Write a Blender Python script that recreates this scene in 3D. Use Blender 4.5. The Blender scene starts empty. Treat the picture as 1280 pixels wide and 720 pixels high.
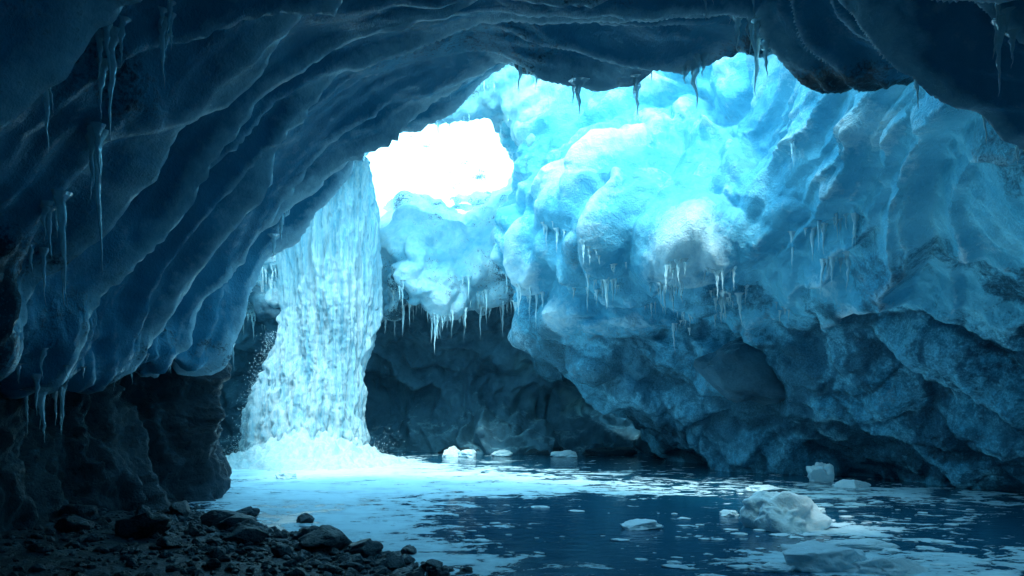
import bpy, math, random
import numpy as np
from mathutils import Vector
from mathutils.bvhtree import BVHTree
random.seed(4); rng=np.random.default_rng(4)
scene=bpy.context.scene

# ---------------------------------------------------------------- noise
def _h(x,y,z,s):
    with np.errstate(over='ignore'):
        h=x.astype(np.uint32)*np.uint32(374761393)+y.astype(np.uint32)*np.uint32(668265263)+z.astype(np.uint32)*np.uint32(2246822519)+np.uint32((s*3266489917)&0xffffffff)
        h=(h^(h>>np.uint32(15)))*np.uint32(2246822519)
        h=(h^(h>>np.uint32(13)))*np.uint32(3266489917)
        h=h^(h>>np.uint32(16))
    return h
def perlin(P,s=0):
    P=np.asarray(P,float); I=np.floor(P).astype(np.int64); F=P-I
    U=F*F*F*(F*(F*6-15)+10); out=0
    for a in (0,1):
        for b in (0,1):
            for c in (0,1):
                h=_h(I[...,0]+a,I[...,1]+b,I[...,2]+c,s)
                gx=((h&np.uint32(1023))/511.5-1); gy=(((h>>np.uint32(10))&np.uint32(1023))/511.5-1); gz=(((h>>np.uint32(20))&np.uint32(1023))/511.5-1)
                d=gx*(F[...,0]-a)+gy*(F[...,1]-b)+gz*(F[...,2]-c)
                w=(U[...,0] if a else 1-U[...,0])*(U[...,1] if b else 1-U[...,1])*(U[...,2] if c else 1-U[...,2])
                out=out+w*d
    return out*1.3
def fbm(P,o=4,s=0,g=.5):
    a=1;f=1;r=0
    for i in range(o):
        r=r+a*perlin(np.asarray(P)*f,s+i*7); a*=g; f*=2.03
    return r
def ridged(P,o=4,s=0):
    a=1;f=1;r=0
    for i in range(o):
        r=r+a*(1-np.abs(perlin(np.asarray(P)*f,s+i*7))*2); a*=.5; f*=2.03
    return r/1.9
def voro(P,s=0):
    P=np.asarray(P,float); I=np.floor(P).astype(np.int64)
    f1=np.full(P.shape[:-1],9.);f2=f1.copy()
    for a in (-1,0,1):
        for b in (-1,0,1):
            for c in (-1,0,1):
                J=I+np.array([a,b,c]); h=_h(J[...,0],J[...,1],J[...,2],s)
                q=np.stack([(h&np.uint32(1023))/1023.,((h>>np.uint32(10))&np.uint32(1023))/1023.,((h>>np.uint32(20))&np.uint32(1023))/1023.],-1)
                d=np.sqrt((((J+q)-P)**2).sum(-1))
                f2=np.minimum(f2,np.maximum(f1,d)); f1=np.minimum(f1,d)
    return f1,f2
def sstep(a,b,x):
    t=np.clip((x-a)/(b-a),0,1); return t*t*(3-2*t)
def saww(s,k=.88,p=1.5):
    fr=s-np.floor(s); return np.where(fr<k,(fr/k)**p,(1-fr)/(1-k))

# ---------------------------------------------------------------- mesh helpers
def make(name,V,F,mat,attrs=None,parent=None,smooth=True):
    me=bpy.data.meshes.new(name)
    me.from_pydata(np.asarray(V).tolist(),[],F if isinstance(F,list) else F.tolist()); me.update()
    if smooth: me.polygons.foreach_set('use_smooth',[True]*len(me.polygons))
    for k,v in (attrs or {}).items():
        a=me.attributes.new(k,'FLOAT','POINT'); a.data.foreach_set('value',np.asarray(v,float).ravel())
    me.materials.append(mat); ob=bpy.data.objects.new(name,me); scene.collection.objects.link(ob)
    if parent: ob.parent=parent
    return ob
def gridfaces(r,c,wrap=False):
    i=np.arange(r-1)[:,None]; j=np.arange(c if wrap else c-1)[None,:]; j2=(j+1)%c
    return np.stack([i*c+j,i*c+j2,(i+1)*c+j2,(i+1)*c+j],-1).reshape(-1,4)
def cat(A,n):
    R=A.shape[0]; t=np.linspace(0,R-1,n); i=np.minimum(np.floor(t).astype(int),R-2); f=(t-i)[:,None,None]
    p0=A[np.maximum(i-1,0)];p1=A[i];p2=A[i+1];p3=A[np.minimum(i+2,R-1)]
    return .5*((2*p1)+(-p0+p2)*f+(2*p0-5*p1+4*p2-p3)*f*f+(-p0+3*p1-3*p2+p3)*f**3)
BV={}
def sheet(name,ctrl,nr,nc,disp,mat,inside=(0,10,3),bvh=False):
    A=np.array(ctrl,float); P=cat(A,nr); P=cat(P.transpose(1,0,2),nc).transpose(1,0,2)
    n=np.cross(np.gradient(P,axis=0),np.gradient(P,axis=1)); n/=np.linalg.norm(n,axis=-1,keepdims=True)+1e-9
    if (n*(np.array(inside)-P)).sum(-1).mean()<0: n=-n
    u=np.concatenate([np.zeros((nr,1)),np.cumsum(np.linalg.norm(np.diff(P,axis=1),axis=-1),axis=1)],1); u=u-u[:,nc//2:nc//2+1]
    v=np.concatenate([np.zeros((1,nc)),np.cumsum(np.linalg.norm(np.diff(P,axis=0),axis=-1),axis=0)],0)
    D,att=disp(P,n,u,v)
    Q=P+(n*D[...,None] if D.ndim==2 else D)
    V=Q.reshape(-1,3); F=gridfaces(nr,nc)
    ob=make(name,V,F,mat,att)
    nn=np.cross(np.gradient(Q,axis=0),np.gradient(Q,axis=1)); nn/=np.linalg.norm(nn,axis=-1,keepdims=True)+1e-9
    if (nn*n).sum(-1).mean()<0: nn=-nn
    BV[name]=(BVHTree.FromObject(ob,bpy.context.evaluated_depsgraph_get()) if bvh else None,Q,nn)
    return ob

# ---------------------------------------------------------------- materials
def nodes(name):
    m=bpy.data.materials.new(name); m.use_nodes=True; nt=m.node_tree
    return m,nt,nt.nodes['Principled BSDF'],nt.nodes['Material Output']
def N(nt,t,**k):
    n=nt.nodes.new(t)
    for a,b in k.items():
        if a in n.inputs.keys(): n.inputs[a].default_value=b
        else: setattr(n,a,b)
    return n
def noise(nt,scale,detail=6,rough=.6,vec=None,dist=0):
    n=N(nt,'ShaderNodeTexNoise',Scale=scale,Detail=detail,Roughness=rough,Distortion=dist)
    if vec is not None: nt.links.new(vec,n.inputs['Vector'])
    return n.outputs['Fac']
def ramp(nt,fac,pts):
    r=nt.nodes.new('ShaderNodeValToRGB'); e=r.color_ramp.elements
    while len(e)<len(pts): e.new(.5)
    for i,(p,c) in enumerate(pts):
        e[i].position=p; e[i].color=(c,c,c,1) if not hasattr(c,'__len__') else (*c,1)
    nt.links.new(fac,r.inputs[0]); return r.outputs[0]
def mixc(nt,f,a,b):
    m=nt.nodes.new('ShaderNodeMix'); m.data_type='RGBA'
    for s,v in ((0,f),(6,a),(7,b)):
        if isinstance(v,(int,float)): m.inputs[s].default_value=v
        elif isinstance(v,tuple): m.inputs[s].default_value=(*v,1)
        else: nt.links.new(v,m.inputs[s])
    return m.outputs[2]
def math_(nt,op,a,b=0.,clamp=False):
    m=nt.nodes.new('ShaderNodeMath'); m.operation=op; m.use_clamp=clamp
    for s,v in ((0,a),(1,b)):
        if isinstance(v,(int,float)): m.inputs[s].default_value=v
        else: nt.links.new(v,m.inputs[s])
    return m.outputs[0]
def attr(nt,n): return N(nt,'ShaderNodeAttribute',attribute_name=n).outputs['Fac']
def coord(nt,scale=(1,1,1)):
    c=nt.nodes.new('ShaderNodeTexCoord'); m=N(nt,'ShaderNodeMapping'); m.inputs['Scale'].default_value=scale
    nt.links.new(c.outputs['Object'],m.inputs['Vector']); return m.outputs[0]
def bump(nt,h,strength,dist,prev=None):
    b=N(nt,'ShaderNodeBump',Strength=strength,Distance=dist); nt.links.new(h,b.inputs['Height'])
    if prev is not None: nt.links.new(prev,b.inputs['Normal'])
    return b.outputs[0]

def ice_mat(name,deep,mid,frost,rockc,rough=.28,bs=.5,trans=0.,frr=.6,rr=(.42,.62)):
    m,nt,bs_,out=nodes(name); L=nt.links; v=coord(nt)
    n1=noise(nt,.9,6,.65,v,.4); n2=noise(nt,7,6,.7,v); n3=noise(nt,28,3,.7,v)
    c=mixc(nt,ramp(nt,n1,[(.35,0.),(.65,1.)]),deep,mid)
    fr=math_(nt,'ADD',attr(nt,'ridge'),math_(nt,'MULTIPLY',math_(nt,'SUBTRACT',n2,.5),1.1)); fr=ramp(nt,fr,[(.25,0.),(.95,1.)])
    c=mixc(nt,fr,c,frost)
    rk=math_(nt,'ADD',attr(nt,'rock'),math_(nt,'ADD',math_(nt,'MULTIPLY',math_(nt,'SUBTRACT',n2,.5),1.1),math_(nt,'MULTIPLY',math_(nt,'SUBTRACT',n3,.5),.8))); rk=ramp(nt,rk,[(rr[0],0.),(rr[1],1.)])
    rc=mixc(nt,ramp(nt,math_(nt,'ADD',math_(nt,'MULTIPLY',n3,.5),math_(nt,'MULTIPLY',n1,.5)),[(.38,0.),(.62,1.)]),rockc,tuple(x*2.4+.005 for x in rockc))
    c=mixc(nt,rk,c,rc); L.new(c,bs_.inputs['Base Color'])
    L.new(mixc(nt,fr,(rough,)*3,(frr,)*3),bs_.inputs['Roughness'])
    b=bump(nt,n2,bs,.12); b=bump(nt,n3,bs,.03,b); L.new(b,bs_.inputs['Normal'])
    bs_.inputs['IOR'].default_value=1.36
    if trans:
        t=nt.nodes.new('ShaderNodeBsdfTranslucent'); L.new(c,t.inputs[0]); mx=nt.nodes.new('ShaderNodeMixShader')
        L.new(math_(nt,'MULTIPLY',math_(nt,'SUBTRACT',1.,rk),trans),mx.inputs[0])
        L.new(bs_.outputs[0],mx.inputs[1]); L.new(t.outputs[0],mx.inputs[2]); L.new(mx.outputs[0],out.inputs[0])
    return m
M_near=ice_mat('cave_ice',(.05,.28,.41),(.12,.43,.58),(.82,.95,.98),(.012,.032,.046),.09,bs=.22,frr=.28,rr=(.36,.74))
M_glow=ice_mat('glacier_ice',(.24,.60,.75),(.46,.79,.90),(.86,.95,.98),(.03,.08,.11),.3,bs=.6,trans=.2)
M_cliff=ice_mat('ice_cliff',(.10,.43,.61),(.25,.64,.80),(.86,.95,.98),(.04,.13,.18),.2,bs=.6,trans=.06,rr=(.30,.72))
M_snow=ice_mat('snow',(.70,.88,.95),(.80,.93,.97),(.9,.95,.98),(.05,.08,.1),.6,bs=.5)
def rock_mat(name,a,b,frost,fz=0.,wet=.35,bs=1.):
    m,nt,p,out=nodes(name); L=nt.links; v=coord(nt)
    n1=noise(nt,1.3,6,.7,v,.3); n2=noise(nt,9,6,.75,v); n3=noise(nt,45,3,.7,v)
    c=mixc(nt,ramp(nt,n1,[(.35,0.),(.68,1.)]),a,b)
    g=nt.nodes.new('ShaderNodeNewGeometry'); s=nt.nodes.new('ShaderNodeSeparateXYZ'); L.new(g.outputs['Normal'],s.inputs[0])
    f=math_(nt,'ADD',math_(nt,'MULTIPLY',s.outputs[2],.45),math_(nt,'ADD',math_(nt,'MULTIPLY',n2,1.2),fz-.75))
    f=ramp(nt,f,[(.3,0.),(.62,1.)]); c=mixc(nt,f,c,frost); L.new(c,p.inputs['Base Color'])
    L.new(mixc(nt,n2,(max(wet-.15,.05),)*3,(wet+.35,)*3),p.inputs['Roughness'])
    bb=bump(nt,n2,.9*bs,.12); bb=bump(nt,n3,.7*bs,.025,bb); L.new(bb,p.inputs['Normal']); return m
M_rock=rock_mat('dark_wet_rock',(.008,.026,.038),(.03,.08,.11),(.14,.35,.45),-.05,.22)
M_frock=rock_mat('frosted_rock',(.04,.13,.19),(.11,.29,.39),(.36,.66,.76),.14,.4)
M_shore=rock_mat('shore_gravel',(.008,.022,.032),(.03,.07,.095),(.11,.26,.34),-.04,.25)
M_lump=rock_mat('snow_crusted_ice',(.60,.84,.92),(.78,.93,.97),(.94,.98,.99),.5,.5,.5)
M_ici,nt,p,_=nodes('icicle_ice'); p.inputs['Base Color'].default_value=(.80,.95,.98,1); p.inputs['Roughness'].default_value=.08
p.inputs['Transmission Weight'].default_value=.35; p.inputs['IOR'].default_value=1.31
nt.links.new(bump(nt,noise(nt,14,3,.5,coord(nt)),.6,.04),p.inputs['Normal'])
def fall_mat(name):
    m,nt,p,out=nodes(name); L=nt.links; v=coord(nt,(6,6,.22)); v2=coord(nt,(26,26,.9)); v3=coord(nt,(40,40,12))
    a=noise(nt,1,6,.6,v,.3); b=noise(nt,1,6,.65,v2,.2); d=noise(nt,1,3,.6,v3)
    k=math_(nt,'ADD',math_(nt,'MULTIPLY',a,.5),math_(nt,'ADD',math_(nt,'MULTIPLY',b,.35),math_(nt,'MULTIPLY',d,.15)))
    c=mixc(nt,ramp(nt,k,[(.41,0.),(.56,1.)]),(.38,.70,.84),(.90,.97,.99)); L.new(c,p.inputs['Base Color'])
    p.inputs['Roughness'].default_value=.45
    bb=bump(nt,a,.6,.2); bb=bump(nt,b,.8,.08,bb); bb=bump(nt,d,.8,.03,bb); L.new(bb,p.inputs['Normal'])
    t=nt.nodes.new('ShaderNodeBsdfTranslucent'); L.new(c,t.inputs[0]); mx=nt.nodes.new('ShaderNodeMixShader'); mx.inputs[0].default_value=.25
    L.new(p.outputs[0],mx.inputs[1]); L.new(t.outputs[0],mx.inputs[2]); L.new(mx.outputs[0],out.inputs[0]); return m
M_fall=fall_mat('falling_water')
M_foam=rock_mat('foam',(.62,.86,.93),(.76,.92,.96),(.92,.97,.99),.3,.6)
M_pool,nt,p,_=nodes('pool_water'); L=nt.links; v=coord(nt,(1,1.3,1))
n1=noise(nt,1.1,10,.66,v,.9); n2=noise(nt,5,6,.7,v,.4)
k=math_(nt,'ADD',math_(nt,'MULTIPLY',n1,1.4),math_(nt,'ADD',math_(nt,'MULTIPLY',n2,.7),attr(nt,'crust')))
k=ramp(nt,math_(nt,'MULTIPLY',k,.5),[(.608,0.),(.622,.72),(.74,1.)])
L.new(mixc(nt,k,(.006,.08,.14),(.82,.95,.98)),p.inputs['Base Color'])
L.new(mixc(nt,k,(.05,)*3,(.65,)*3),p.inputs['Roughness']); p.inputs['IOR'].default_value=1.33
bb=bump(nt,noise(nt,2.2,5,.55,coord(nt,(1,2,1))),.2,.08); bb=bump(nt,k,.7,.05,bb); L.new(bb,p.inputs['Normal'])

# ---------------------------------------------------------------- near cave shell
def row(y,pts): return [(a,(y if len(t)==0 else t[0]),b) for a,b,*t in pts]
R1=row(2,[(-3.2,1.9),(-3.1,2.5),(-2.9,3.1),(-2.5,3.6),(-2,4.0),(-1.3,4.3),(-.4,4.5),(.45,4.5),(1.2,4.4),(1.9,4.2),(2.4,3.9),(2.8,3.6),(3.1,3.4),(3.5,3.2),(4.0,2.9)])
R0=[(x,-4,z) for x,y,z in R1]
R2=row(5,[(-3.9,2.05),(-3.6,2.75),(-3.2,3.35),(-2.7,3.95),(-2.1,4.5),(-1.35,4.85),(-.4,5.0),(.45,5.0),(1.2,4.9),(1.9,4.7,4.8),(2.4,4.5,4.5),(2.8,4.2,4.2),(3.1,3.95,3.9),(3.5,3.75,3.6),(4.1,3.4,3.4)])
R3=row(7.5,[(-4.45,2.1),(-4.05,2.98),(-3.53,3.73),(-2.93,4.48),(-2.18,5.08),(-1.31,5.35,7.3),(-.35,5.55,7),(.49,5.6,7),(1.22,5.55,6.8),(1.89,5.45,6.5),(2.4,5.2,6),(2.75,4.8,5.5),(3.1,4.4,5),(3.5,3.9,4.6),(4.1,3.55,4.4)])
R4=row(10,[(-4.75,2.1),(-4.25,3.2),(-3.6,4.1),(-2.9,4.95),(-2.1,5.65),(-1.14,5.93,9.5),(-.27,6.1,9),(.54,6.1,9),(1.28,6.0,8.5),(1.92,5.85,8),(2.48,5.7,7.5),(2.79,5.1,6.8),(3.18,4.5,6),(3.74,3.96,5.5),(4.4,3.5,5.2)])
R5=row(13,[(-4.95,2.4),(-4.42,3.78),(-3.77,4.63),(-2.86,5.67),(-1.88,6.26,12.5),(-.96,6.62,12),(-.17,6.85,11.5),(.66,6.42,11),(1.47,6.3,10.5),(2.2,6.35,10),(2.75,6.05,9),(3.05,5.25,8),(3.5,4.55,7),(4.29,3.94,6.5),(5.2,3.4,6.2)])
R6=[(x*1.02-.1,y+.7,z+.9) for x,y,z in R5]
R7=[(x*1.1-.3,y+.3,z+1.8) for x,y,z in R5]
R8=[(x*1.3,y-4,z+2.6) for x,y,z in R5]
SH=[[(r[0][0]-1.1,r[0][1],r[0][2]+.35)]+r for r in (R0,R1,R2,R3,R4,R5,R6,R7,R8)]
def pl(a,b,s): return perlin(np.stack([a,b,0*a],-1),s)
def d_shell(P,n,u,v):
    w1=fbm(P*.35,3,1); w2=fbm(P*.3+9,3,2); z=P[...,2]; x=P[...,0]
    U=u+1.0*w1; V=v+.35*w2
    s=V*.62+1.1*pl(U*.13,V*.3,11)+.05*U; sw1=saww(s,.84,1.6)
    s2=V*1.7+1.4*pl(U*.22,V*.55,12)-.06*U; sw2=saww(s2,.80,1.5)
    s3=V*4.2+1.6*pl(U*.4,V*1.1,13)+.08*U; sw3=saww(s3,.70,1.3)
    m2=.35+sstep(-.3,.4,pl(U*.3,V*.4,14)); m3=sstep(-.35,.3,pl(U*.5,V*.6,15))
    f1,f2=voro(np.stack([U*.30,V*.85,w1*.5],-1),3)
    lo=sstep(3.4,2.2,z)*sstep(-2,-3,x)
    q1,q2=voro(P*np.array([.9,.9,.5])+w1[...,None]*.5,17)
    D=.50*(sw1-.4)*(1-.5*lo)+.20*m2*(sw2-.4)*(1-.6*lo)+.055*m3*(sw3-.4)+.20*(f1-.4)+.06*fbm(P*1.6,5,8)+.22*w2+lo*(.35*(.5-q1)+.30*fbm(P*np.array([1.8,1.8,.8]),5,18))
    rid=np.clip(sstep(.66,.99,sw1)*.8+m2*sstep(.70,1,sw2)*.55+m3*sstep(.7,1,sw3)*.35+sstep(.12,0,f2-f1)*.2+.06,0,1)
    rock=sstep(.2,.6,fbm(P*.55+4,4,21))*.40+lo*sstep(-.25,.35,fbm(P*.8,3,22))*.7+.30*sstep(8.5,3.5,P[...,1])*(1-.6*rid)  # rock patches, plus painted shade that darkens the ice towards the camera
    rimm=(np.arange(P.shape[0])/(P.shape[0]-1))[:,None]*8
    rk=sstep(-.1,.2,fbm(P*.9,3,33))*sstep(4.6,4.95,rimm)*sstep(-.3,.3,x)
    D=D+.16*rk*ridged(P*1.8,4,35)
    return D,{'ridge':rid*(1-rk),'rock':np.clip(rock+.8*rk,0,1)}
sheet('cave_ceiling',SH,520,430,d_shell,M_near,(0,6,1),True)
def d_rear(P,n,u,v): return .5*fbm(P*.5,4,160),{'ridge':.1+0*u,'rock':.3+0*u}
sheet('rear_light_block',[[(x,y,z) for z in (-1,1,3,5.5)] for x,y in ((-6,-3),(-4.5,-5),(0,-6),(5,-5),(10,-3))],60,60,d_rear,M_near,(0,5,2))  # unseen wall added behind the camera to block light from the rear

# ---------------------------------------------------------------- right ice cliff
cols=[
[(1.9,30,3.4),(1.3,26,2.48),(.75,25,4.2),(.63,25,5.7),(.63,25,7.7),(1.25,25,9.45),(1.0,25,11.2),(.5,25,13.2)],
[(2.3,27,3.0),(1.32,22,2.8),(.59,21,3.8),(.53,21,4.96),(.1,20.5,6.1),(.53,21,7.7),(.2,21.5,9.2),(-.8,21,11.2)],
[(3.6,26,2.0),(2.6,20,1.9),(2.1,19,3.03),(1.85,18.5,4.1),(1.53,17,5.1),(1.75,17.5,6.4),(1.9,19,8.2),(2.0,20.4,11.3)],
[(5.6,26,.2),(4.6,21,.3),(3.9,18.5,2.25),(3.7,18,3.5),(3.2,16,4.6),(3.36,16,5.85),(3.8,18,7.8),(3.9,19,11.2)],
[(6.8,22,-1),(6.2,19.5,-.2),(5.4,17.5,1.9),(5.2,17,3.2),(4.7,15.5,4.35),(4.65,15,5.45),(5.1,16,7.0),(5.1,16.5,10.2)],
[(8,18.5,-1.2),(7.7,17.6,-.2),(6.96,16,1.7),(6.45,15,2.9),(5.95,14,4.1),(5.6,13,4.95),(5.5,12.5,5.95),(5.3,12.3,8.4)],
[(9,16,-1.2),(8.7,15.6,-.2),(8.05,14.5,1.55),(7.4,13.5,2.65),(6.9,12.5,3.7),(6.05,11,4.35),(5.5,10,5.0),(4.95,9.3,7.0)],
[(9.8,14,-1.2),(9.5,13.8,-.2),(8.97,13,1.45),(8.3,12,2.4),(7.6,11,3.35),(6.55,9.5,4.0),(5.9,8.7,4.6),(5.2,8,6.1)],
[(10.2,11.5,-1.2),(9.9,11.5,-.2),(9.5,11,1.5),(8.6,10,2.3),(7.75,9,3.05),(6.9,8,3.7),(6.0,7.4,4.3),(5.2,7,5.6)],
[(9.8,6,-1.2),(9.5,6,-.2),(9.2,6,1.5),(8.4,5.5,2.3),(7.5,5,3),(6.6,5,3.5),(5.8,4.7,4.1),(5,4.7,5.2)],
[(8.8,-4,-1.2),(8.6,-4,-.2),(8.2,-4,1.5),(7.6,-4,2.3),(7,-4,3),(6.2,-4,3.5),(5.5,-4,4),(4.6,-4,4.8)]]
ctrl=np.array(cols).transpose(1,0,2)
def d_cliff(P,n,u,v):
    w1=fbm(P*.3,3,51); w2=fbm(P*.3+7,3,52); Wp=P+np.stack([w1,w2,w1-w2],-1)*.9
    f1,f2=voro(Wp*np.array([.55,.55,.75]),53); g1,g2=voro(Wp*np.array([1.3,1.3,1.6])+3,54); h1,h2=voro(Wp*3.0,55)
    x=P[...,0]; z=P[...,2]; y=P[...,1]
    sw=sstep(4.6,6.2,x)*sstep(2.2,3.6,z)
    line=z+.30*(y-12)+.6*w1; sa=saww(-line*.75,.9,1.5)
    sb=saww(-line*2.0-.3*x+.6*w2,.88,1.4)
    bil=1.15*(.65-f1**1.5)+.38*(.6-g1)+.09*(.6-h1)
    low=sstep(4.0,2.6,z+.5*w2)
    st=(z*1.0+.45*x+.7*w2); k1,k2=voro(np.stack([x*.33+w1,y*.33,st*.5],-1),61); m1,m2=voro(np.stack([x*.8+w1,y*.8,st*1.2],-1),67); o1,o2=voro(Wp*2.4,68)
    rk=1.15*np.minimum(k2-k1,.45)+.40*np.minimum(m2-m1,.4)+.12*np.minimum(o2-o1,.4)+.14*ridged(P*1.1,5,62)-.32
    D=(1-low)*(bil*(1-.75*sw)+sw*(.52*sa+.19*sb+.2*(f1-.4)))+low*rk
    D=D+.10*fbm(P*2.2,5,63)+.35*w1
    dark=sstep(.05,.45,fbm(P*.55+2,4,64)+.25*sstep(4.6,3.2,z)*sstep(6.5,4.5,x))
    edge=sstep(.20,.42,np.minimum(k2-k1,m2-m1+.12))
    rock=low*(.52-.12*edge)+.48*dark*sstep(6.0,4.4,z)+.45*low*sstep(.12,.0,k2-k1)+.2*low*sstep(.09,0,m2-m1)+.14*sstep(.5,.9,f1)*(1-sw)
    rid=np.clip((1-low)*(.7*sstep(.62,.15,f1)+.3*sstep(.5,.1,g1)+.06)*(1-.6*sw)+sw*(.4*sstep(.7,1,sa)+.35*sstep(.75,1,sb)-.08)+.12*fbm(P*1.5,3,66)+.25*low*edge,0,1)
    return D,{'ridge':rid,'rock':np.clip(rock,0,1)}
sheet('ice_cliff',ctrl,400,540,d_cliff,M_cliff,(0,8,3))

# ---------------------------------------------------------------- back rock wall
X=[-13.5,-10,-7.6,-5.6,-3.8,-1.8,.3,2.6,5,8.5,12]
def bw(y,z,j=0): return [(x*y/27,y+.5*math.sin(i*1.7+j),z+.3*math.sin(i*2.3+j)) for i,x in enumerate(X)]
def d_rock(a=1.,sc=1.,sd=70):
    def f(P,n,u,v):
        w=fbm(P*.35,3,sd); k1,k2=voro(np.stack([P[...,0]*.4+w,P[...,1]*.4,P[...,2]*.6+.3*P[...,0]+w],-1)*sc,sd+1)
        q1,q2=voro(P*1.1*sc+w[...,None],sd+2)
        return a*(.8*np.minimum(k2-k1,.6)+.28*np.minimum(q2-q1,.5)+.3*w+.18*fbm(P*1.8,5,sd+3)-.3),{'ridge':.2+0*w,'rock':0*w}
    return f
sheet('rock_wall',[bw(24.8,-1),bw(25.6,.2,1),bw(26.8,1.6,2),bw(25.6,3.2,0),bw(24.5,4.9,1),bw(25.4,6.4,2)],170,400,d_rock(1.2),M_frock)

# ice ledge with icicles above the rock wall
Xl=[-11,-9,-7.4,-6,-4.4,-3.0,-1.8,-.7,.5,2.]
def il(y,z,dz=0):
    return [(x*y/23,y+(1.6 if x<-3.7 else 0)+.35*math.sin(i*2.1+dz),z+(.6 if x>-1.5 else 0)+(.35 if x<-6 else 0)+.3*math.sin(i*2.6)) for i,x in enumerate(Xl)]
def d_bil(sd,amp=.6,fr=.6,rock=0.,g=.16):
    def f(P,n,u,v):
        w=fbm(P*.4,3,sd); f1,f2=voro(P*np.array([.8,.8,.9])+w[...,None]*.7,sd+1); g1,g2=voro(P*2+w[...,None],sd+2)
        D=amp*(.6-f1)+g*(.6-g1)+.12*fbm(P*2,4,sd+3)+.3*w
        return D,{'ridge':np.clip(fr+.25*fbm(P,3,sd+4)-.3*sstep(.4,.9,f1),0,1),'rock':np.clip(rock+.6*fbm(P*.7,4,sd+5),0,1)}
    return f
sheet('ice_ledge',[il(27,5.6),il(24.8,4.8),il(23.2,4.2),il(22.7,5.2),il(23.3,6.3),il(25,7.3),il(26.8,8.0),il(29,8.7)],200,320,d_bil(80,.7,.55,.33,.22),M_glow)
sheet('snow_slope',[[(x,y,z+.05*abs(x+2)) for x in (-30,-20,-13,-8,-4,0,4,9,16,28)] for y,z in ((25,6.6),(28,8.2),(32,10.2),(37,13.4),(46,20),(60,30))],120,200,d_bil(90,1.0,.8,.15),M_snow,(0,10,30))

# ice arch above the sky opening
bx=[(-6.6,7.2),(-5.2,7.8),(-4.1,8.4),(-3.5,8.9),(-2.8,9.15),(-1.7,9.1),(-.8,9.15),(-.0,8.8),(.55,8.0),(1.1,7.0)]
sheet('ice_arch',[[(x,22.6,z+1.2) for x,z in bx],[(x,21.6,z+.3) for x,z in bx],[(x,20.7,z+.05) for x,z in bx],[(x,20.0,z+.7) for x,z in bx],[(x,20.0,z+1.5) for x,z in bx],[(x,20.9,z+2.3) for x,z in bx],[(x,22.5,z+2.5) for x,z in bx]],120,260,d_bil(100,.5,.6,.05,.25),M_glow,(0,14,6))

# left side wall behind near rim (beside the fall)
lw=[[(-5.9,14,-.5),(-6.8,16,-.5),(-8.3,18.5,-.5),(-9.3,21,-.5),(-9.7,24,-.5),(-9.7,27,-.5)],
[(-6.1,14,1.5),(-7.2,16,1.4),(-8.8,18.5,1.2),(-9.8,21,1.3),(-10,24,1.5),(-9.9,27,1.5)],
[(-5.9,14,3.2),(-6.9,16,3.2),(-7.9,18.5,3.0),(-8.6,21,3.3),(-9.1,24,3.5),(-9.4,27,3.5)],
[(-5.5,14,5),(-6.4,16,5),(-7.1,18.5,5),(-7.8,21,5.1),(-8.4,24,5.5),(-8.5,27,5.5)],
[(-5.2,14,6.8),(-6.0,16,7),(-6.9,18.5,7.0),(-7.6,21,7.2),(-7.9,24,7.5),(-8,27,7.5)],
[(-5.8,14,8.2),(-6.6,16,8.2),(-7.4,18.5,8.4),(-7.9,21,8.6),(-8.1,24,8.8),(-8.3,27,9)]]
def d_lw(P,n,u,v):
    D,a=d_bil(110,.6,.5,.1)(P,n,u,v); a['rock']=np.clip(a['rock']+.9*sstep(2.6,1.4,P[...,2]+.6*fbm(P*.6,3,115)),0,1); return D,a
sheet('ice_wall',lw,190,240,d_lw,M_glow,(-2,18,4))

# dark rock wall on the left, under the ice
lr=[]
for z,o in ((-.6,0),(.5,-.15),(1.3,-.45),(2.1,-.5),(3.2,-.1)):
    lr.append([(-7.6+o,16.2,z),(-6.1+o*.5,15.1,z),(-5.35+o*.5,14.0,z),(-5.5+o,12.4,z),(-5.3+o,11,z),(-5.35+o,9.6,z),(-4.9+o,8.2,z),(-4.75+o,6.8,z),(-4.3+o,5,z),(-3.9+o,2,z),(-3.8+o,-4,z)])
def d_lr(P,n,u,v):
    w=fbm(P*.5,3,120); q=np.stack([u*.75+.6*w,0*u,P[...,2]*.16],-1); f1,f2=voro(q,121); g1,g2=voro(np.stack([u*2.4+w,0*u,P[...,2]*.5],-1),122)
    return 1.25*(.55-f1)+.35*(.5-g1)+.22*fbm(P*2,5,123)+.20*ridged(P*np.array([2,2,.8]),4,124)-.1,{'ridge':0*u,'rock':0*u+1}
sheet('cave_rock_wall',lr,170,480,d_lr,M_rock,(0,9,1))

# ---------------------------------------------------------------- ground + pool
ys=[-6,0,5,7.0,8.2,9.2,10.3,12.1,15.5,20,30]; xs=[1.6,1.2,.45,-.25,-1.05,-2.0,-3.3,-4.9,-7.2,-9,-9.5]
def gh(x,y):
    s=np.interp(y,ys,xs)-x; P=np.stack([x,y,0*x],-1)
    s=s+.45*fbm(P*.7,3,130)
    h=np.where(s>0,.26*(1-np.exp(-np.maximum(s,0)*.55))+.03*np.maximum(s,0),.35*np.maximum(s,-4))
    return np.clip(h+.045*fbm(P*2.5,5,131)+.02,-1.4,3)
gx=np.concatenate([np.linspace(-70,-12,10),np.linspace(-11.5,-7,40),np.linspace(-6.95,1.5,330),np.linspace(1.7,5,30),np.linspace(6,70,12)]); gy=np.concatenate([np.linspace(-50,0,8),np.linspace(.3,17,300),np.linspace(18,90,14)])
GX,GY=np.meshgrid(gx,gy); make('ground',np.stack([GX,GY,gh(GX,GY)+.018*fbm(np.stack([GX,GY,0*GX],-1)*9,2,133)],-1).reshape(-1,3),gridfaces(len(gy),len(gx)),M_shore)
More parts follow.
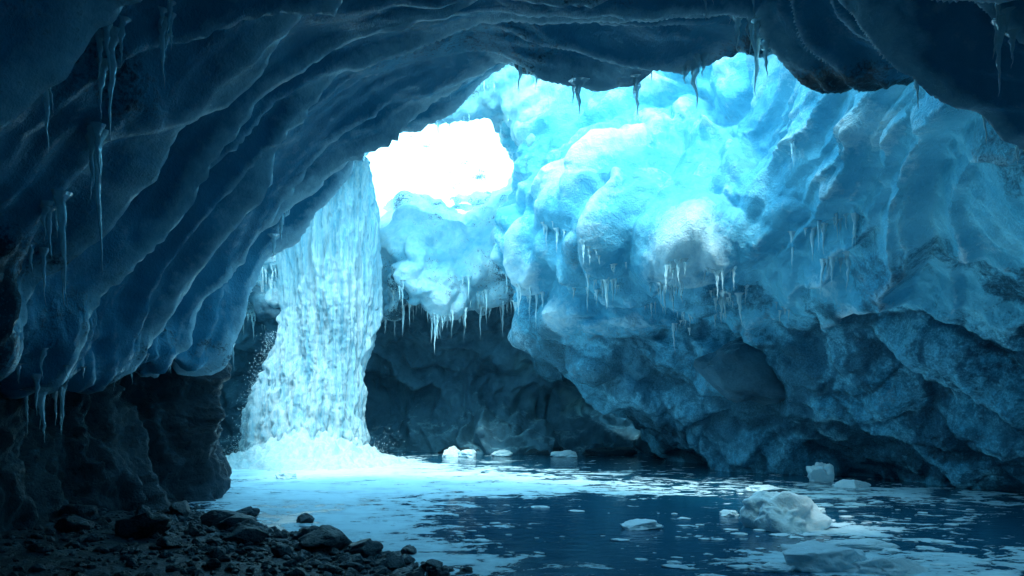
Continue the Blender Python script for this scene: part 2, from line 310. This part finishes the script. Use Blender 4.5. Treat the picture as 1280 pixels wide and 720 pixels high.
px_=np.linspace(-14,14,140); py_=np.linspace(-6,30,160); PX,PY=np.meshgrid(px_,py_)
cr=np.zeros_like(PX)
for cx,cy,sx,sy,a in ((-5.4,20.3,3.6,2.8,.5),(-2.0,17.0,4.4,2.8,.32),(-4.2,14.0,2.2,2.6,.30),(.8,15.4,2.6,1.3,.20),(6.8,14.3,2.4,1.7,.25),(4.2,10.6,1.8,1.1,.20),(3.9,8.2,1.7,.9,.38),(-2.0,10.6,1.1,2.3,.40),(-.6,8.2,.8,1.0,.32),(5.5,17,1.7,.9,.12)):
    cr=cr+a*np.exp(-((PX-cx)/sx)**2-((PY-cy)/sy)**2)
cr=np.clip(cr,0,.44)-.07*np.exp(-((PX-1.6)/1.6)**2-((PY-10)/3.2)**2)
make('water',np.stack([PX,PY,0*PX],-1).reshape(-1,3),gridfaces(160,140),M_pool,{'crust':cr})

# ---------------------------------------------------------------- waterfall
nz,nt_=260,260
Z=np.linspace(9.6,-.05,nz); zk=[-.1,.6,1.7,2.8,4.4,6.6,8.2,9.6]
lft=np.interp(Z,zk,[-7.5,-7.3,-7.15,-6.75,-6.3,-6.3,-6.3,-6.2]); rgt=np.interp(Z,zk,[-3.9,-4.15,-4.2,-4.05,-3.75,-3.75,-4.05,-4.5])
cy=np.interp(Z,zk,[22.0,22.1,22.2,22.3,22.3,22.4,22.6,23.6]); T=np.linspace(0,2*math.pi,nt_,endpoint=False)
cx=(lft+rgt)/2; hw=(rgt-lft)/2; dp=np.interp(Z,zk,[1.3,1.0,.8,.7,.6,.5,.45,.4])
P=np.stack([cx[:,None]+hw[:,None]*np.cos(T),cy[:,None]+dp[:,None]*np.sin(T),Z[:,None]+0*T],-1)
nrm=np.stack([np.cos(T)*.8+0*Z[:,None],np.sin(T)+0*Z[:,None],0*T+0*Z[:,None]],-1)
S=P*np.array([1.6,1.6,.20]); D=.42*fbm(S,3,140)+.26*ridged(P*np.array([3.2,3.2,.22]),3,141)+.15*fbm(P*np.array([11,11,.7]),3,142)+.05*fbm(P*np.array([9,9,5]),3,144)
lowk=sstep(2.5,0,Z)[:,None]; D=D+lowk*.20*fbm(P*np.array([2.6,2.6,.9]),4,143)-.15
P=P+nrm*D[...,None]
make('waterfall',P.reshape(-1,3),gridfaces(nz,nt_,True),M_fall)
fx,fy=np.meshgrid(np.linspace(-9,-2.2,170),np.linspace(18.8,24.5,140))
r=np.sqrt(((fx+5.5)/2.9)**2+((fy-21.7)/2.5)**2); Pn=np.stack([fx,fy,0*fx],-1)
fz=.85*np.exp(-r**2*3.2)+.20*np.exp(-r**2*1.2)*(1+1.2*fbm(Pn*2.4,4,150))+.30*fbm(Pn*3,5,151,.6)*np.exp(-r**2*1.3)-.12
make('splash_foam',np.stack([fx,fy,fz],-1).reshape(-1,3),gridfaces(140,170),M_foam)
V=[];F=[]
for i in range(2400):
    a=random.random()*2*math.pi; hgt=abs(random.gauss(0,1.0)); rr=1.35+abs(random.gauss(0,.35))
    if i%2==0:
        zz=3.6*random.random()**1.4; c=Vector((float(np.interp(zz,zk,[-7.4,-7.2,-7.05,-6.65,-6.25,-6.25,-6.2,-6.1]))-abs(random.gauss(0,.16)),22.0+random.uniform(-.6,.3),zz))
    else: c=Vector((-5.5+rr*math.cos(a)*1.2,21.7+rr*math.sin(a)*.8,hgt*.35))
    s=random.uniform(.004,.013); b=len(V)
    V+= [c+Vector(q)*s for q in ((1,0,0),(-1,0,0),(0,1,0),(0,-1,0),(0,0,1.4),(0,0,-1.4))]
    F+= [(b+0,b+2,b+4),(b+2,b+1,b+4),(b+1,b+3,b+4),(b+3,b+0,b+4),(b+2,b+0,b+5),(b+1,b+2,b+5),(b+3,b+1,b+5),(b+0,b+3,b+5)]
make('water_spray',[tuple(q) for q in V],F,M_foam)

# ---------------------------------------------------------------- rocks
_ico={}
def ico(sub):
    if sub not in _ico:
        import bmesh
        bm=bmesh.new(); bmesh.ops.create_icosphere(bm,subdivisions=sub,radius=1)
        _ico[sub]=(np.array([v.co[:] for v in bm.verts]),np.array([[v.index for v in f.verts] for f in bm.faces])); bm.free()
    return _ico[sub]
def rockgeo(c,s,seed,sub=4,ang=.5,rot=None,lump=0.):
    V,F=ico(sub); V=V.copy(); o=seed*3.17
    w=fbm(V*.9+o,3,seed%50); k1,k2=voro(V*1.15+o,seed%40+3)
    r=1+.30*w-ang*.6*(k1-.45)+.05*fbm(V*4+o,3,9)*2+.03*fbm(V*11+o,2,19)+lump*fbm(V*1.6+o,3,29)
    V=V*r[:,None]
    rg=np.random.default_rng(seed)
    for _ in range(int(10*ang)):
        d=rg.normal(size=3); d/=np.linalg.norm(d); t=V@d; lim=.62+.2*rg.random(); ex=np.maximum(t-lim,0); V=V-np.outer(ex*.88,d)
    a=rg.random()*6.28 if rot is None else rot; R=np.array([[math.cos(a),-math.sin(a),0],[math.sin(a),math.cos(a),0],[0,0,1]])
    V=(V*np.array([1,.8,1]))@R.T if rot is None else V@R.T
    return V*np.array(s)+np.array(c),F
def rock(name,c,s,seed,mat,sub=5,ang=.5,rot=None,lump=0.):
    V,F=rockgeo(c,s,seed,sub,ang,rot,lump); return make(name,V,F,mat)
def gz(x,y): return float(gh(np.array([x]),np.array([y]))[0])
for i,(x,y,s) in enumerate([(-3.45,9.6,.34),(-3.15,9.2,.27),(-1.95,8.35,.30),(-2.75,8.3,.24),(-3.85,8.25,.30),(-3.9,11.6,.2),(-2.9,11.2,.18),(-1.15,8.9,.14),(-1.5,8.0,.22),(-1.15,7.75,.18),(-2.3,9.1,.20),(-5.0,9.2,.25),(-4.6,8.4,.2),(-1.0,7.45,.16),(-2.9,8.75,.22),(-4.4,10.6,.2),(-3.3,7.7,.16),(-2.2,7.7,.14),(-4.1,9.3,.17),(-.8,8.0,.15),(-.7,7.6,.17),(-.45,7.9,.1),(-2.5,9.6,.13),(-1.7,8.9,.12)]):
    rock('shore_rock',(x,y,max(gz(x,y),-.02)+s*.25),(s,s,s*.62),200+i,M_rock,4,1.2)
V=[];F=[];b=0;cnt=0
base=[rockgeo((0,0,0),(1.2,1.2,.8),300+i,1 if i<10 else 2,.7) for i in range(20)]
while cnt<4200:
    y=5.6+random.random()**1.2*10; s=abs(random.gauss(0,1.0)) if cnt%2 else random.random()*4; x=float(np.interp(y,ys,xs))+.35-s*1.3
    if x<-6.5: continue
    sz=.014+.05*random.random()**3+(.08*random.random() if random.random()<.05 else 0)
    v,f=base[random.randrange(10) if sz<.05 else 10+random.randrange(10)]
    V.append(v*sz+np.array((x,y,max(gz(x,y),-.03)+sz*.2)));F.append(f+b);b+=len(v);cnt+=1
make('gravel',np.concatenate(V),np.concatenate(F),M_rock,smooth=False)

rock('boulder',(5.1,17.5,2.3),(1.35,.9,.7),404,M_frock,5,.9)
for i,(x,y,s) in enumerate([(-1.5,25.4,.7),(.8,25.4,.6),(3,25,.7),(-9,23,.9),(-8.2,24.3,.8),(4.8,23.4,.6),(-8.6,19.5,.6)]):
    rock('boulder',(x,y,.0),(s*1.3,s,s*.4),450+i,M_rock,4,1.)
for i,(x,y,sx,sy,sz,z) in enumerate([(3.6,10.7,.50,.42,.42,.04),(1.68,10.6,.28,.17,.10,.02),(3.15,8.2,.48,.30,.22,.02),(4.0,9.2,.38,.2,.08,.01),(6.5,16.8,.28,.24,.28,.1),(6.6,15.6,.32,.22,.12,.03),(3.75,7.95,.36,.22,.13,.0),(4.7,14.9,.36,.24,.09,.02),(-1.75,24,.28,.2,.24,.05),(-1.3,24,.24,.2,.18,.05),(-4.9,17.3,.25,.2,.12,.03),(-.3,24.2,.3,.2,.16,.03),(1.6,24,.45,.2,.14,.03),(2.6,8.0,.22,.14,.06,.0),(3.2,11.8,.15,.12,.07,.01),(4.6,12.2,.2,.14,.06,.0)]):
    rock('ice_chunk',(x,y,z),(sx,sy,sz),540+i,M_lump,5,.2,0.0,.25)
# small broken ice drifting on the pool
V=[];F=[];b=0
fb=[rockgeo((0,0,0),(1.5,1,.22),620+i,3,.9) for i in range(14)]
for i in range(380):
    k=random.random()
    if k<.45: x,y=random.gauss(3.7,1.2),random.gauss(9.0,1.2)
    elif k<.62: x,y=random.gauss(6.3,1.4),random.gauss(14.3,1.5)
    elif k<.80: x,y=random.gauss(-1.0,1.2),random.gauss(10.4,2.0)
    else: x,y=random.gauss(-1,3),random.gauss(17,2.4)
    if y<6 or gz(x,y)>-.05: continue
    s=.015+.11*random.random()**3; v,f=fb[i%14]
    V.append(v*np.array([s,s,s])+np.array((x,y,.004)));F.append(f+b);b+=len(v)
make('ice_fragments',np.concatenate(V),np.concatenate(F),M_lump)

# ---------------------------------------------------------------- icicles
def icicle(c,L,r,seed,seg=8,rings=14):
    rg=np.random.default_rng(seed); t=np.linspace(0,1,rings); rad=r*((1-t)**1.25)*(1+.22*np.sin(t*rg.uniform(15,30)+rg.random()*6)+.1*rg.normal(size=rings))+.0015; rad[0]*=1.9; rad[1]*=1.3
    a=np.linspace(0,2*math.pi,seg,endpoint=False); bx=np.cumsum(rg.normal(size=rings))*r*.15; by=np.cumsum(rg.normal(size=rings))*r*.15
    lean=rg.normal(size=2)*.03*L
    V=np.stack([c[0]+bx[:,None]+lean[0]*t[:,None]+rad[:,None]*np.cos(a),c[1]+by[:,None]+lean[1]*t[:,None]+rad[:,None]*np.sin(a),c[2]+r*.8-t[:,None]*(L+r*.8)+0*a],-1).reshape(-1,3)
    return V,gridfaces(rings,seg,True)
def cluster(name,items):
    V=[];F=[];b=0
    for i,(c,L,r) in enumerate(items):
        v,f=icicle(c,L,r,i*13+7); V.append(v);F.append(f+b);b+=len(v)
    if V: make(name,np.concatenate(V),np.concatenate(F),M_ici)
def ceil(x,y,key='cave_ceiling',z0=.4):
    h=BV[key][0].ray_cast(Vector((x,y,z0)),Vector((0,0,1)))
    return h[0] if h[0] else None
def hang(specs,k=3,sp=.12):
    out=[]
    for x,y,L,r in specs:
        for g in range(k):
            xx=x+(random.uniform(-sp,sp) if g else 0); yy=y+(random.uniform(-sp,sp) if g else 0)
            q=ceil(xx,yy)
            if q: out.append((tuple(q),L*(1 if g==0 else random.uniform(.2,.6)),r*(1 if g==0 else .75)))
    return out
cluster('icicles',hang([(.18,11.0,.75,.07),(.35,11.0,.6,.06),(.85,10.6,.85,.085),(1.0,10.6,.6,.06),(2.2,9.6,.55,.06),(2.65,8.6,1.0,.085),(2.55,8.6,.6,.06),(3.75,6.4,.6,.05),(3.95,6.3,.65,.05),(1.6,7.4,.4,.04),(1.75,7.3,.5,.04),(-3.65,12.5,.6,.06),(-1.9,12.2,.4,.05),(3.2,6.6,.45,.04),(-.9,11.6,.4,.05),(1.6,10.2,.5,.05),(2.4,8.0,.6,.05),(3.5,6.9,.4,.04),(1.9,6.3,.4,.04)],6,.2))
cluster('icicles',hang([(-2.05,4.9,.5,.03),(-2.6,5.2,.7,.036),(-2.95,5.7,1.0,.036),(-2.5,4.6,.45,.03),(-3.35,5.9,.8,.038),(-2.85,4.9,.6,.032),(-1.95,4.7,.4,.027),(-1.65,4.5,.45,.032),(-1.75,4.6,.35,.026),(2.3,4.3,.35,.022),(-2.35,5.4,.45,.027),(-1.5,4.3,.25,.022),(3.1,5.2,.4,.03),(3.3,5.4,.5,.03)],5,.08))
def auto(name,key,n,box,L,r,nz=-.35,seed=1,grp=1):
    bv,Q,nn=BV[key]; rg=np.random.default_rng(seed)
    m=(nn[...,2]<nz)&(Q[...,0]>box[0])&(Q[...,0]<box[1])&(Q[...,1]>box[2])&(Q[...,1]<box[3])&(Q[...,2]>box[4])&(Q[...,2]<box[5])
    idx=np.argwhere(m)
    if len(idx)==0: return
    it=[]
    for _ in range(n):
        i,j=idx[rg.integers(len(idx))]
        for g in range(grp):
            jj=min(max(j+rg.integers(-7,8),0),Q.shape[1]-1); ii=min(max(i+rg.integers(-3,4),0),Q.shape[0]-1)
            if nn[ii,jj,2]<nz*.6:
                l=L*(.2+1.1*rg.random()**3); it.append((tuple(Q[ii,jj]),l,r*(.6+.6*rg.random())*(l/L)**.4))
    cluster(name,it)
auto('icicles','ice_ledge',110,(-11,2,21,25.5,3,6.2),.85,.055,-.1,2,4)
auto('icicles','ice_cliff',34,(0,6.5,13,22,3.4,6.8),.65,.05,-.5,3,6)
auto('icicles','ice_arch',12,(-5,1,19,22,7,10),.4,.04,-.5,4,3)
auto('icicles','ice_wall',40,(-9,-5,14,24,2.4,7),.6,.05,-.2,5,3)
auto('icicles','cave_ceiling',26,(-5.5,-3,5,13,1.6,3.4),.5,.04,-.5,6,3)

# ---------------------------------------------------------------- light, sky, camera
D=Vector((-.02,.50,-.86)).normalized()
sd=bpy.data.lights.new('sun','SUN'); sd.energy=3.4; sd.angle=math.radians(10); sd.color=(.70,.92,1.0)
so=bpy.data.objects.new('sun',sd); scene.collection.objects.link(so); so.rotation_euler=D.to_track_quat('-Z','Y').to_euler(); so.location=(-6,-10,30)
w=bpy.data.worlds.new('World'); scene.world=w; w.use_nodes=True; nt=w.node_tree
sk=nt.nodes.new('ShaderNodeTexSky'); sk.sky_type='NISHITA'; sk.sun_disc=False; sk.sun_elevation=math.asin(-D.z); sk.sun_rotation=math.atan2(-D.x,-D.y)
mt=nt.nodes.new('ShaderNodeMix'); mt.data_type='RGBA'; mt.blend_type='MULTIPLY'; mt.inputs[0].default_value=1; mt.inputs[7].default_value=(.46,1.0,.92,1)
nt.links.new(sk.outputs[0],mt.inputs[6])
bg=nt.nodes['Background']; nt.links.new(mt.outputs[2],bg.inputs[0]); bg.inputs[1].default_value=1.15
cd=bpy.data.cameras.new('camera'); cd.lens=28.125; cd.sensor_width=36; cd.shift_y=140/1280; cd.clip_end=500; cd.clip_start=.05
co=bpy.data.objects.new('camera',cd); scene.collection.objects.link(co); co.location=(0,0,1.7); co.rotation_euler=(math.radians(90),0,0); scene.camera=co
scene.view_settings.view_transform='Standard'; scene.view_settings.look='None'; scene.view_settings.exposure=0
